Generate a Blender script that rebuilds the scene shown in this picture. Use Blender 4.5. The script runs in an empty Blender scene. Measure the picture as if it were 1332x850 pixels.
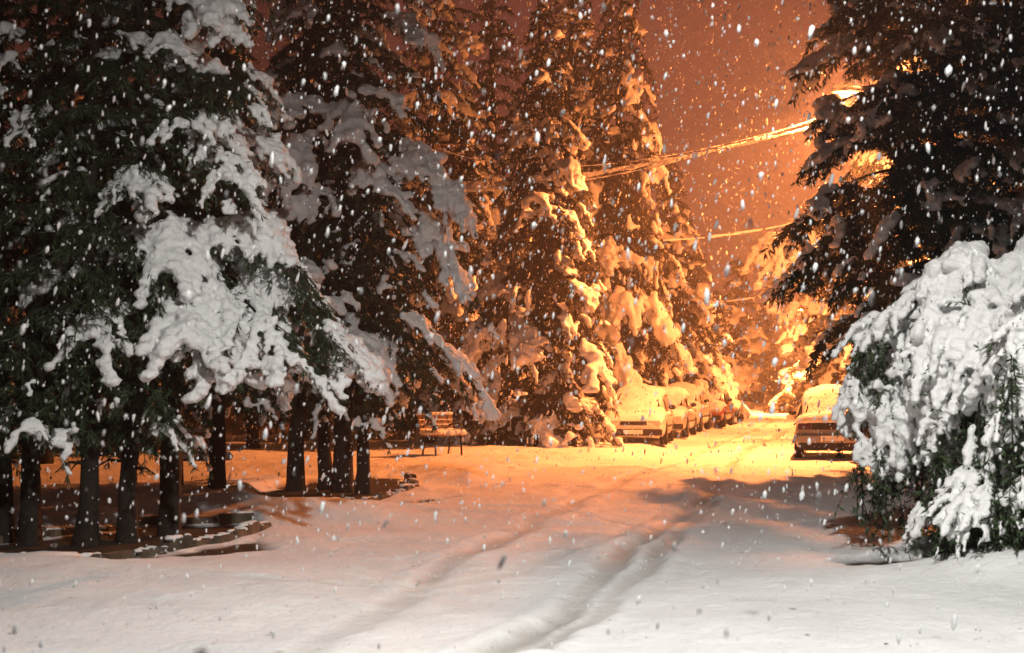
import bpy, bmesh, math, random
import numpy as np
from mathutils import Vector, Matrix

random.seed(11)
rng = np.random.default_rng(11)
PI = math.pi
scene = bpy.context.scene
COL = scene.collection

# ------------------------------------------------------------------ camera model
CAMZ, FPX, W0, H0, HOR = 1.6, 1830.0, 1332.0, 850.0, 505.0
TH = math.atan((HOR - H0 / 2) / FPX)

def ray(px, py):
    u = (px - W0 / 2) / FPX; v = (H0 / 2 - py) / FPX
    return np.array([u, math.cos(TH) - v * math.sin(TH), math.sin(TH) + v * math.cos(TH)])
def g(px, py, z=0.0):            # point of the photo that lies on the ground
    d = ray(px, py); t = (z - CAMZ) / d[2]
    return (d[0] * t, d[1] * t)
def at(px, py, Y):
    d = ray(px, py); t = Y / d[1]
    return np.array([d[0] * t, Y, CAMZ + d[2] * t])

# ------------------------------------------------------------------ numeric noise
def _hash(ix, iy, iz, seed):
    n = (ix * 374761393 + iy * 668265263 + iz * 2147483647 + seed * 1274126177) & 0xFFFFFFFF
    n = ((n ^ (n >> 13)) * 1274126177) & 0xFFFFFFFF
    n = n ^ (n >> 16)
    return (n & 0xFFFF) / 65535.0
def vnoise(x, y, z=None, seed=0):
    x = np.asarray(x, float); y = np.asarray(y, float)
    z = np.zeros_like(x) if z is None else np.asarray(z, float)
    fx, fy, fz = np.floor(x), np.floor(y), np.floor(z)
    ix, iy, iz = fx.astype(np.int64), fy.astype(np.int64), fz.astype(np.int64)
    u, v, w = x - fx, y - fy, z - fz
    u, v, w = [t * t * (3 - 2 * t) for t in (u, v, w)]
    r = 0
    for a in (0, 1):
        for b in (0, 1):
            for c in (0, 1):
                k = (u if a else 1 - u) * (v if b else 1 - v) * (w if c else 1 - w)
                r = r + k * _hash(ix + a, iy + b, iz + c, seed)
    return r * 2 - 1
def fbm(x, y, z=None, o=3, seed=0):
    r, a, f = 0, 1.0, 1.0
    for i in range(o):
        r = r + a * vnoise(np.asarray(x) * f, np.asarray(y) * f, None if z is None else np.asarray(z) * f, seed + i)
        a *= .5; f *= 2.03
    return r
def sstep(a, b, x):
    t = np.clip((x - a) / (b - a), 0, 1); return t * t * (3 - 2 * t)
def poly_sdf(poly, x, y):        # negative inside
    poly = np.array(poly, float); d = np.full(x.shape, 1e9); inside = np.zeros(x.shape, bool)
    n = len(poly)
    for i in range(n):
        a, b = poly[i], poly[(i + 1) % n]
        e = b - a; wx, wy = x - a[0], y - a[1]
        t = np.clip((wx * e[0] + wy * e[1]) / (e @ e + 1e-12), 0, 1)
        d = np.minimum(d, (wx - t * e[0]) ** 2 + (wy - t * e[1]) ** 2)
        c = ((a[1] > y) != (b[1] > y)) & (x < (b[0] - a[0]) * (y - a[1]) / (b[1] - a[1] + 1e-12) + a[0])
        inside ^= c
    return np.where(inside, -np.sqrt(d), np.sqrt(d))
def line_dist(pts, x, y):
    pts = np.array(pts, float); d = np.full(x.shape, 1e9)
    for i in range(len(pts) - 1):
        a, e = pts[i], pts[i + 1] - pts[i]
        wx, wy = x - a[0], y - a[1]
        t = np.clip((wx * e[0] + wy * e[1]) / (e @ e), 0, 1)
        d = np.minimum(d, (wx - t * e[0]) ** 2 + (wy - t * e[1]) ** 2)
    return np.sqrt(d)

# ------------------------------------------------------------------ materials
def newmat(name):
    m = bpy.data.materials.new(name); m.use_nodes = True
    nt = m.node_tree; b = nt.nodes['Principled BSDF']
    return m, nt, b
def simple(name, col, rough=.6, metal=0, var=0.0, scale=8, bump=0.0, bscale=30, spec=.3, coat=0):
    m, nt, b = newmat(name)
    b.inputs['Roughness'].default_value = rough; b.inputs['Metallic'].default_value = metal
    b.inputs['Specular IOR Level'].default_value = spec
    b.inputs['Coat Weight'].default_value = coat
    b.inputs['Base Color'].default_value = (*col, 1)
    tc = nt.nodes.new('ShaderNodeTexCoord')
    if var:
        n = nt.nodes.new('ShaderNodeTexNoise'); n.inputs['Scale'].default_value = scale; n.inputs['Detail'].default_value = 5
        r = nt.nodes.new('ShaderNodeValToRGB')
        r.color_ramp.elements[0].position = .3; r.color_ramp.elements[1].position = .7
        r.color_ramp.elements[0].color = (*[c * (1 - var) for c in col], 1)
        r.color_ramp.elements[1].color = (*[min(1, c * (1 + var)) for c in col], 1)
        nt.links.new(tc.outputs['Object'], n.inputs['Vector']); nt.links.new(n.outputs['Fac'], r.inputs['Fac'])
        nt.links.new(r.outputs['Color'], b.inputs['Base Color'])
    if bump:
        n2 = nt.nodes.new('ShaderNodeTexNoise'); n2.inputs['Scale'].default_value = bscale; n2.inputs['Detail'].default_value = 6
        bp = nt.nodes.new('ShaderNodeBump'); bp.inputs['Strength'].default_value = bump; bp.inputs['Distance'].default_value = .022 if name == 'snow' else .02
        nt.links.new(tc.outputs['Object'], n2.inputs['Vector'])
        nt.links.new(n2.outputs['Fac'], bp.inputs['Height']); nt.links.new(bp.outputs['Normal'], b.inputs['Normal'])
    return m
def leafmat(name, c0, c1, rough=.5):
    m, nt, b = newmat(name)
    ge = nt.nodes.new('ShaderNodeNewGeometry')
    r = nt.nodes.new('ShaderNodeValToRGB')
    r.color_ramp.elements[0].color = (*c0, 1); r.color_ramp.elements[1].color = (*c1, 1)
    nt.links.new(ge.outputs['Random Per Island'], r.inputs['Fac']); nt.links.new(r.outputs['Color'], b.inputs['Base Color'])
    b.inputs['Roughness'].default_value = rough; b.inputs['Specular IOR Level'].default_value = .3
    return m

M = {}
M['snow'] = simple('snow', (.80, .80, .80), .75, var=.04, scale=3, bump=1.0, bscale=24, spec=.15)
mf, nt_, b_ = newmat('flake')
nt_.nodes.remove(b_); d_ = nt_.nodes.new('ShaderNodeBsdfDiffuse'); t_ = nt_.nodes.new('ShaderNodeBsdfTranslucent'); x_ = nt_.nodes.new('ShaderNodeMixShader')
for q_ in (d_, t_): q_.inputs['Color'].default_value = (.86, .87, .88, 1)
nt_.links.new(d_.outputs[0], x_.inputs[1]); nt_.links.new(t_.outputs[0], x_.inputs[2]); nt_.links.new(x_.outputs[0], nt_.nodes['Material Output'].inputs['Surface'])
M['flake'] = mf
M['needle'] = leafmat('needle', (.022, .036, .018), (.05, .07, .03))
M['needle_lamplit'] = leafmat('needle_lamplit', (.035, .04, .02), (.09, .075, .035))  # browner, paler needles: the orange lamp glow is put into their colour
M['leaf'] = leafmat('leaf', (.018, .034, .014), (.06, .09, .038), .45)
M['bark'] = simple('bark', (.022, .017, .013), .9, var=.4, scale=14, bump=.9, bscale=26)
M['soil'] = simple('soil', (.035, .026, .018), .95, var=.5, scale=6, bump=.8, bscale=20)
M['kerbstone'] = simple('kerbstone', (.11, .085, .06), .85, var=.45, scale=5, bump=.6, bscale=30)
M['wood'] = simple('wood', (.30, .19, .10), .6, var=.3, scale=12, bump=.2)
M['iron'] = simple('iron', (.025, .024, .023), .5, .6, spec=.4)
M['paint_white'] = simple('paint_white', (.55, .55, .53), .3, 0, var=.06, spec=.5, coat=.4)
M['paint_silver'] = simple('paint_silver', (.42, .42, .42), .35, .4, var=.06, spec=.5, coat=.4)
M['paint_grey'] = simple('paint_grey', (.20, .19, .18), .4, .2, var=.06, spec=.5)
M['paint_red'] = simple('paint_red', (.28, .06, .04), .3, 0, var=.08, spec=.5, coat=.4)
M['paint_blue'] = simple('paint_blue', (.07, .10, .16), .3, 0, var=.08, spec=.5, coat=.4)
M['glass'] = simple('glass', (.012, .013, .014), .12, 0, spec=.6)
M['rubber'] = simple('rubber', (.015, .015, .015), .9, var=.2)
M['black_plastic'] = simple('black_plastic', (.02, .02, .02), .6)
M['rim'] = simple('rim', (.32, .32, .33), .4, .8)
M['tail_red'] = simple('tail_red', (.05, .008, .006), .25, spec=.6)
M['headlamp'] = simple('headlamp', (.45, .45, .43), .15, .3, spec=.6)
M['plate'] = simple('plate', (.6, .6, .56), .5)
M['steel'] = simple('steel', (.16, .165, .165), .55, .7, var=.2, bump=.1)
M['cable'] = simple('cable', (.02, .02, .02), .6)
M['render_wall'] = simple('render_wall', (.34, .26, .19), .9, var=.15, scale=3, bump=.3)
def emit(name, col, s):
    m, nt, b = newmat(name)
    b.inputs['Base Color'].default_value = (.6, .6, .6, 1)
    b.inputs['Emission Color'].default_value = (*col, 1); b.inputs['Emission Strength'].default_value = s
    return m
SOD = (1.0, .272, .068)
M['sodium'] = emit('sodium', (1, .5, .18), 60)
M['coolwhite'] = emit('coolwhite', (1, .96, .88), 60)

# ground: snow with bare soil where the attribute 'bare' says so, worn snow on the road
m, nt, b = newmat('snow_ground')
N = nt.nodes.new; Lk = nt.links.new
tc = N('ShaderNodeTexCoord')
n1 = N('ShaderNodeTexNoise'); n1.inputs['Scale'].default_value = .8; n1.inputs['Detail'].default_value = 8
r1 = N('ShaderNodeValToRGB'); r1.color_ramp.elements[0].position = .3; r1.color_ramp.elements[1].position = .7
r1.color_ramp.elements[0].color = (.70, .70, .71, 1); r1.color_ramp.elements[1].color = (.83, .83, .83, 1)
ns = N('ShaderNodeTexNoise'); ns.inputs['Scale'].default_value = 9; ns.inputs['Detail'].default_value = 6
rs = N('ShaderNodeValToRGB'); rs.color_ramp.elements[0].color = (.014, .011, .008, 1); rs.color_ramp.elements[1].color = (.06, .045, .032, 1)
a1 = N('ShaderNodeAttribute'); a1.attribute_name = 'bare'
a2 = N('ShaderNodeAttribute'); a2.attribute_name = 'rut'
mx = N('ShaderNodeMix'); mx.data_type = 'RGBA'; mx2 = N('ShaderNodeMix'); mx2.data_type = 'RGBA'
Lk(tc.outputs['Object'], n1.inputs['Vector']); Lk(tc.outputs['Object'], ns.inputs['Vector'])
Lk(n1.outputs['Fac'], r1.inputs['Fac']); Lk(ns.outputs['Fac'], rs.inputs['Fac'])
Lk(a2.outputs['Fac'], mx2.inputs['Factor']); Lk(r1.outputs['Color'], mx2.inputs[6]); mx2.inputs[7].default_value = (.42, .40, .38, 1)
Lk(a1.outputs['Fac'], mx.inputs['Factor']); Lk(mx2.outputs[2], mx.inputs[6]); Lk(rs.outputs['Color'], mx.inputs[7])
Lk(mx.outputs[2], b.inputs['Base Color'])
nb = N('ShaderNodeTexNoise'); nb.inputs['Scale'].default_value = 13; nb.inputs['Detail'].default_value = 9; nb.inputs['Roughness'].default_value = .65
bp = N('ShaderNodeBump'); bp.inputs['Strength'].default_value = .8; bp.inputs['Distance'].default_value = .04
Lk(tc.outputs['Object'], nb.inputs['Vector']); Lk(nb.outputs['Fac'], bp.inputs['Height']); Lk(bp.outputs['Normal'], b.inputs['Normal'])
b.inputs['Roughness'].default_value = .75; b.inputs['Specular IOR Level'].default_value = .2
M['ground'] = m

# ------------------------------------------------------------------ mesh helpers
class Acc:
    def __init__(s): s.v = []; s.f = []; s.n = 0
    def add(s, verts, faces):
        verts = np.asarray(verts, float).reshape(-1, 3); faces = np.asarray(faces, int)
        s.v.append(verts); s.f.append(faces + s.n); s.n += len(verts)
    def mesh(s, name, mat=None, smooth=True):
        me = bpy.data.meshes.new(name)
        V = np.concatenate(s.v) if s.v else np.zeros((0, 3))
        loops = np.concatenate([f.ravel() for f in s.f]); cnt = np.concatenate([np.full(len(f), f.shape[1]) for f in s.f])
        me.vertices.add(len(V)); me.vertices.foreach_set('co', V.ravel().astype(np.float32))
        me.loops.add(len(loops)); me.loops.foreach_set('vertex_index', loops.astype(np.int32))
        me.polygons.add(len(cnt))
        me.polygons.foreach_set('loop_start', np.concatenate([[0], np.cumsum(cnt)[:-1]]).astype(np.int32))
        me.polygons.foreach_set('use_smooth', np.full(len(cnt), smooth))
        me.update(calc_edges=True); me.validate()
        if mat: me.materials.append(M[mat])
        return me

def link(name, me, parent=None, loc=None):
    o = bpy.data.objects.new(name, me); COL.objects.link(o)
    if parent: o.parent = parent
    if loc is not None: o.location = loc
    if name in ('snow_load', 'snow_cap', 'snow_crust', 'snow_cushion'): o['kind'] = 'stuff'
    return o
def thing(name, label, cat, loc=(0, 0, 0), rz=0, group=None):
    o = bpy.data.objects.new(name, None); COL.objects.link(o)
    o.location = loc; o.rotation_euler = (0, 0, rz); o['label'] = label; o['category'] = cat
    o.empty_display_size = .2
    if group: o['group'] = group
    return o
def copy_tree(o, parent=None):
    c = o.copy(); COL.objects.link(c); c.parent = parent
    for ch in list(o.children): copy_tree(ch, c)
    return c
def place_copy(src, label, loc, rz=0, sc=1.0, group=None, zs=None):
    c = copy_tree(src); c['label'] = label; c.location = loc; c.rotation_euler = (0, 0, rz)
    c.scale = (sc, sc, zs or sc)
    if group: c['group'] = group
    return c

def ico(sub):
    bm = bmesh.new(); bmesh.ops.create_icosphere(bm, subdivisions=sub, radius=1)
    v = np.array([x.co[:] for x in bm.verts]); f = np.array([[q.index for q in x.verts] for x in bm.faces]); bm.free()
    return v, f
ICO1, ICO2 = ico(1), ico(2)

def rotmats(n):
    q = rng.normal(size=(n, 4)); q /= np.linalg.norm(q, axis=1)[:, None]
    w, x, y, z = q.T
    return np.stack([1-2*(y*y+z*z), 2*(x*y-z*w), 2*(x*z+y*w), 2*(x*y+z*w), 1-2*(x*x+z*z), 2*(y*z-x*w), 2*(x*z-y*w), 2*(y*z+x*w), 1-2*(x*x+y*y)], 1).reshape(n, 3, 3)

def spheres(acc, C, R, flat=.8, tpl=ICO1):
    C = np.asarray(C, float); R = np.asarray(R, float); n = len(C)
    v, f = tpl
    V = v @ rotmats(n).transpose(0, 2, 1)
    S = R[:, None, None] * np.array([1, 1, flat])
    V = V * S + C[:, None, :]
    F = (f[None] + (np.arange(n) * len(v))[:, None, None]).reshape(-1, 3)
    acc.add(V.reshape(-1, 3), F)

def lumpy(acc, C, R, flat=.8, k=3):
    C = np.asarray(C, float); R = np.asarray(R, float)
    spheres(acc, C, R, flat)
    d = rng.normal(size=(len(C) * k, 3)); d /= np.linalg.norm(d, axis=1)[:, None]; d[:, 2] *= .75
    rr = np.repeat(R, k)
    spheres(acc, np.repeat(C, k, 0) + d * (rr * .85)[:, None], rr * rng.uniform(.22, .50, len(rr)), .9)

def remeshed(acc, name, mat, voxel, amp=.3, freq=None):
    me = acc.mesh('tmp', mat)
    o = link('tmp', me)
    md = o.modifiers.new('r', 'REMESH'); md.mode = 'VOXEL'; md.voxel_size = voxel
    s2 = o.modifiers.new('s', 'SMOOTH'); s2.factor = .5; s2.iterations = 1
    dg = bpy.context.evaluated_depsgraph_get(); ev = o.evaluated_get(dg)
    out = bpy.data.meshes.new_from_object(ev, preserve_all_data_layers=False, depsgraph=dg)
    out.name = name
    bpy.data.objects.remove(o); bpy.data.meshes.remove(me)
    n = len(out.vertices)
    co = np.empty(n * 3, np.float32); out.vertices.foreach_get('co', co); co = co.reshape(-1, 3)
    no = np.empty(n * 3, np.float32); out.vertex_normals.foreach_get('vector', no); no = no.reshape(-1, 3)
    fr = freq or .35 / voxel
    d = vnoise(co[:, 0] * fr, co[:, 1] * fr, co[:, 2] * fr, 5) + .6 * vnoise(co[:, 0] * fr * .4, co[:, 1] * fr * .4, co[:, 2] * fr * .4, 7)
    co = co + no * ((d + .5 * vnoise(co[:, 0] * fr * 2.1, co[:, 1] * fr * 2.1, co[:, 2] * fr * 2.1, 9)) * amp * voxel)[:, None]
    out.vertices.foreach_set('co', co.ravel())
    out.polygons.foreach_set('use_smooth', np.ones(len(out.polygons), bool))
    out.materials.clear(); out.materials.append(M[mat]); out.update()
    return out

def tube(acc, P, R, sides=6, cap=True):
    P = np.asarray(P, float); n = len(P); R = np.broadcast_to(np.asarray(R, float), (n,))
    T = np.gradient(P, axis=0); T /= np.linalg.norm(T, axis=1)[:, None] + 1e-9
    ref = np.array([0, 0, 1.0]) if abs(T[0][2]) < .9 else np.array([1.0, 0, 0])
    A = np.cross(T, ref); A /= np.linalg.norm(A, axis=1)[:, None] + 1e-9; B = np.cross(T, A)
    an = np.linspace(0, 2 * PI, sides, endpoint=False)
    V = P[:, None] + R[:, None, None] * (np.cos(an)[None, :, None] * A[:, None] + np.sin(an)[None, :, None] * B[:, None])
    i = np.arange(n - 1)[:, None] * sides; j = np.arange(sides)[None]; k = (j + 1) % sides
    F = np.stack([i + j, i + k, i + sides + k, i + sides + j], -1).reshape(-1, 4)
    acc.add(V.reshape(-1, 3), F)
    if cap:
        acc.f.append((np.array([[a for a in range(sides)]]) + acc.n - n * sides)[:, ::-1])
        acc.f.append(np.array([[a for a in range(sides)]]) + acc.n - sides)

def box(acc, c, s, rz=0, bev=0):
    x, y, z = [q / 2 for q in s]
    v = np.array([[a, b_, c_] for a in (-x, x) for b_ in (-y, y) for c_ in (-z, z)])
    f = [[0, 1, 3, 2], [4, 6, 7, 5], [0, 4, 5, 1], [2, 3, 7, 6], [0, 2, 6, 4], [1, 5, 7, 3]]
    cr, sr = math.cos(rz), math.sin(rz)
    v = v @ np.array([[cr, sr, 0], [-sr, cr, 0], [0, 0, 1]]) + np.array(c)
    acc.add(v, f)
def boxmesh(name, mat, items, bevel=0.0):
    a = Acc()
    for it in items: box(a, *it)
    me = a.mesh(name, mat, smooth=False)
    if bevel:
        bm = bmesh.new(); bm.from_mesh(me)
        bmesh.ops.bevel(bm, geom=bm.edges[:], offset=bevel, segments=2, affect='EDGES', profile=.6)
        bm.to_mesh(me); bm.free()
    return me

def blades(acc, P, D, L, Wd, spread=.7, k=3):
    """k thin leaf triangles at each point P heading about D."""
    P = np.repeat(P, k, 0); D = np.repeat(D, k, 0); n = len(P)
    L = np.repeat(np.broadcast_to(L, (n // k,)), k) * rng.uniform(.6, 1.25, n)
    D = D + rng.normal(size=(n, 3)) * spread * .5; D /= np.linalg.norm(D, axis=1)[:, None] + 1e-9
    S = np.cross(D, rng.normal(size=(n, 3))); S /= np.linalg.norm(S, axis=1)[:, None] + 1e-9
    w = Wd * rng.uniform(.7, 1.2, n)
    a = P; b1 = P + D * (L * .5)[:, None] + S * (w / 2)[:, None]; b2 = P + D * (L * .5)[:, None] - S * (w / 2)[:, None]; t = P + D * L[:, None]
    V = np.stack([a, b1, t, b2], 1).reshape(-1, 3)
    acc.add(V, np.arange(n * 4).reshape(n, 4))

# ------------------------------------------------------------------ ground relief
SL = .228
park = [g(-900, 690), g(60, 692), g(200, 680), g(335, 672), g(400, 640), g(470, 616), g(545, 616), g(610, 632), g(670, 616), g(740, 604), g(838, 592),
        (SL * 60 - 4.75, 60), (SL * 130 - 4.75, 130), (-300, 130), (-300, 13)]
isl1 = [g(-500, 738), g(30, 734), g(130, 728), g(215, 716), g(300, 702), g(345, 688), g(325, 680), g(190, 684), g(60, 700), g(-100, 712), g(-500, 716)]
isl2 = [g(330, 664), g(440, 661), g(490, 652), g(540, 636), g(528, 622), g(480, 620), g(400, 628), g(330, 640)]
gap1 = [g(80, 738), g(130, 728), g(215, 716), g(300, 704), g(345, 694), g(350, 712), g(300, 720), g(235, 725), g(150, 737)]
gap2 = [g(430, 672), g(500, 661), g(540, 651), g(603, 645), g(560, 653), g(500, 667)]
rgap = [g(1080, 731), g(1125, 727), g(1172, 725), g(1200, 718), g(1300, 716), g(1340, 740), g(1240, 748), g(1175, 748), g(1120, 743)]
verge = [(SL * 16 + 1.9, 16.2), (SL * 26 + 1.6, 26), (SL * 130 + 1.6, 130), (300, 130), (300, 10.4), (6, 10.2), (3.75, 11.2), (3.5, 13.5), (4.3, 15.6)]
t1 = [g(655, 850), g(740, 790), g(800, 735), g(848, 690), g(905, 655), g(945, 612), g(968, 588), (SL * 60 - 1.6, 60), (SL * 110 - 1.6, 110)]
t2 = [g(395, 850), g(520, 775), g(600, 728), g(672, 690), g(735, 660), g(810, 630), g(885, 600), (SL * 60 - 3.0, 60), (SL * 110 - 3, 110)]
t3 = [g(700, 850), g(775, 800), g(850, 735), g(880, 690), g(925, 655)]
t4 = [g(330, 760), g(560, 762), g(690, 745), g(790, 700), g(860, 665)]
t5 = [g(640, 690), g(740, 668), g(860, 690), g(1010, 676)]
mounds = [(g(385, 672), 1.0, .17), (g(265, 662), 1.6, .06), (g(40, 742), 1.2, .11), (g(640, 596), 1.8, .12), (g(545, 600), 1.4, .03),
          (g(1240, 765), .8, .06), (g(1010, 628), 1.6, .05), (g(735, 616), 1.6, .08), (g(1290, 752), .8, .1)]

def H(x, y, full=False):
    x = np.asarray(x, float); y = np.asarray(y, float)
    dp = poly_sdf(park, x, y) + .18 * fbm(x * 1.1, y * 1.1, seed=3)
    dv = poly_sdf(verge, x, y) + .15 * fbm(x * 1.3, y * 1.3, seed=9)
    h = .15 * sstep(.35, -.55, dp) + .15 * sstep(.3, -.5, dv)
    h = h + .035 * fbm(x * .45, y * .45, seed=1) + .010 * fbm(x * 2.3, y * 2.3, seed=2, o=3) * (1 + .6 * sstep(0, -.5, np.minimum(dp, dv)))
    road = sstep(0, .5, np.minimum(dp, dv))
    crumb = np.clip(vnoise(x * 6.5, y * 6.5, seed=71) - .35, 0, 1) * sstep(-.2, .5, vnoise(x * .9, y * .9, seed=72))
    h = h + .030 * crumb + .006 * vnoise(x * 8, y * 8, seed=73)
    rut = np.zeros_like(x)
    for t, wd, dep in ((t1, .13, .065), (t2, .13, .045), (t3, .09, .05), (t4, .10, .02), (t5, .10, .03)):
        d = line_dist(t, x + .12 * vnoise(x * .8, y * .8, seed=21) + .035 * vnoise(x * 5, y * 5, seed=22), y)
        c = np.exp(-(d / wd) ** 4); rr = np.exp(-((d - wd * 1.9) / (wd * .7)) ** 2)
        k = .65 + .5 * vnoise(x * .7, y * .7, seed=31)
        h = h - road * dep * c * k + road * dep * .45 * rr * k
        rut = np.maximum(rut, c * .95 * np.clip(k + .15, 0, 1) * road * min(1, dep / .06))
    for (c, r, a) in mounds:
        h = h + a * np.exp(-(((x - c[0]) / (r * 1.4)) ** 2 + ((y - c[1]) / r) ** 2))
    # trampled slush on the carriageway
    wr = road * sstep(15, 18, y) * sstep(34, 26, y)
    h = h + wr * .032 * sstep(-.1, .45, fbm(x * 1.1, y * .7, seed=44)) * 1.0
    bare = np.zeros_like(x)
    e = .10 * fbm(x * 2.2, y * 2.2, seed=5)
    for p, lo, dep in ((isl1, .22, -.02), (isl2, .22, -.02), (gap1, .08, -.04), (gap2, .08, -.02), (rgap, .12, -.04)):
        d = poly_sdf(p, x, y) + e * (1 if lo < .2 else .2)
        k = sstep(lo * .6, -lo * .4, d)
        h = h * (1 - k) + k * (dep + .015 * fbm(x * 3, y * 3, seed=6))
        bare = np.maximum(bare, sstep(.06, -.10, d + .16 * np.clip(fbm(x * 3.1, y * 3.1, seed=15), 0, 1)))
    if full: return h, bare, rut, np.minimum(dp, dv)
    return h
def hz(x, y): return float(H(np.array([x]), np.array([y]))[0])

def axis_x():
    a = list(np.arange(-9, 11, .055)); s = .055
    while a[-1] < 900: s *= 1.07; a.append(a[-1] + s)
    s = .055
    while a[0] > -900: s *= 1.07; a.insert(0, a[0] - s)
    return np.array(a)
def axis_y():
    a = [3.0]
    while a[-1] < 130: a.append(a[-1] + max(.03, a[-1] * .0042))
    s = .5
    while a[-1] < 1500: s *= 1.12; a.append(a[-1] + s)
    s = .03
    while a[0] > -300: s *= 1.15; a.insert(0, a[0] - s)
    return np.array(a)
ax, ay = axis_x(), axis_y()
X, Y = np.meshgrid(ax, ay)
Z, BARE, RUT, DE = H(X, Y, True)
V = np.stack([X, Y, Z], -1).reshape(-1, 3)
nx, ny = len(ax), len(ay)
ii = (np.arange(ny - 1)[:, None] * nx + np.arange(nx - 1)[None]).ravel()
F = np.stack([ii, ii + 1, ii + 1 + nx, ii + nx], 1)
cen = V[F].mean(1)
isroad = (DE.ravel()[F].mean(1) > 0) & (cen[:, 1] < 118) & (cen[:, 1] > -60) & (np.abs(cen[:, 0]) < 60)
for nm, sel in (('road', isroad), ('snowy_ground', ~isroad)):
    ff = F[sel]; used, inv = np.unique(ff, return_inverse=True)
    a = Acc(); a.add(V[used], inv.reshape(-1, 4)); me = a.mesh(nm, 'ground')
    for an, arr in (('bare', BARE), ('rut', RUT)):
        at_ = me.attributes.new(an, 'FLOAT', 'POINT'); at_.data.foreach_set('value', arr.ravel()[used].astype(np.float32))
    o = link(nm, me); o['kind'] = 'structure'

# ------------------------------------------------------------------ kerbs around the tree beds
def kerb(pts, label, seed):
    r = random.Random(seed); a = Acc(); sn = Acc(); C, R = [], []
    pts = [np.array(p) for p in pts]
    o = pts[0]
    for i in range(len(pts) - 1):
        p, q = pts[i], pts[i + 1]; L = np.linalg.norm(q - p); n = max(1, round(L / .42)); d = (q - p) / L
        for k in range(n):
            c = p + d * L * (k + .5) / n; h = .15 + r.uniform(-.045, .045)
            base = -.10
            box(a, (c[0] + r.uniform(-.01, .01), c[1] + r.uniform(-.015, .015), base + h / 2 + .02), (L / n - r.uniform(.01, .06), .15 + r.uniform(-.03, .03), h), math.atan2(d[1], d[0]) + r.uniform(-.12, .12))
            if r.random() < .85:
                for t in range(14):
                    e = c + d * (L / n) * r.uniform(-.5, .5) + np.array([-d[1], d[0]]) * r.uniform(-.05, .05)
                    C.append([e[0], e[1], base + h + .015]); R.append(r.uniform(.025, .06))
    me = a.mesh('stone_border', 'kerbstone', smooth=False)
    bm = bmesh.new(); bm.from_mesh(me); bmesh.ops.bevel(bm, geom=bm.edges[:], offset=.015, segments=2, affect='EDGES'); bm.to_mesh(me); bm.free()
    t = thing('stone_kerb', label, 'kerb')
    link('stone_row', me, t)
    if C:
        spheres(sn, C, R, .5); link('snow_cap', remeshed(sn, 'snow_cap', 'snow', .02), t)
kerb([g(-60, 736), g(40, 733), g(130, 726), g(215, 714), g(300, 700), g(347, 687)], 'rough stone kerb edging the front of the dark tree bed nearest the camera', 1)
kerb([g(330, 679), g(190, 683), g(60, 698), g(-60, 708)], 'stone kerb behind the close row of trunks, topped with orange lit snow', 2)
kerb([g(395, 664), g(440, 661), g(490, 652), g(540, 636), g(533, 624)], 'pale stone kerb curving round the tree bed in front of the single bench', 3)

# ------------------------------------------------------------------ conifers
def bough_curve(z0, az, L, rise, droop, n):
    s = np.linspace(0, 1, n); bend = random.uniform(-.25, .25)
    a = az + bend * s
    r = L * s * (1 - .12 * s * droop)
    return np.stack([np.cos(a) * r, np.sin(a) * r, z0 + L * (rise * s - droop * s * s)], 1)

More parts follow.
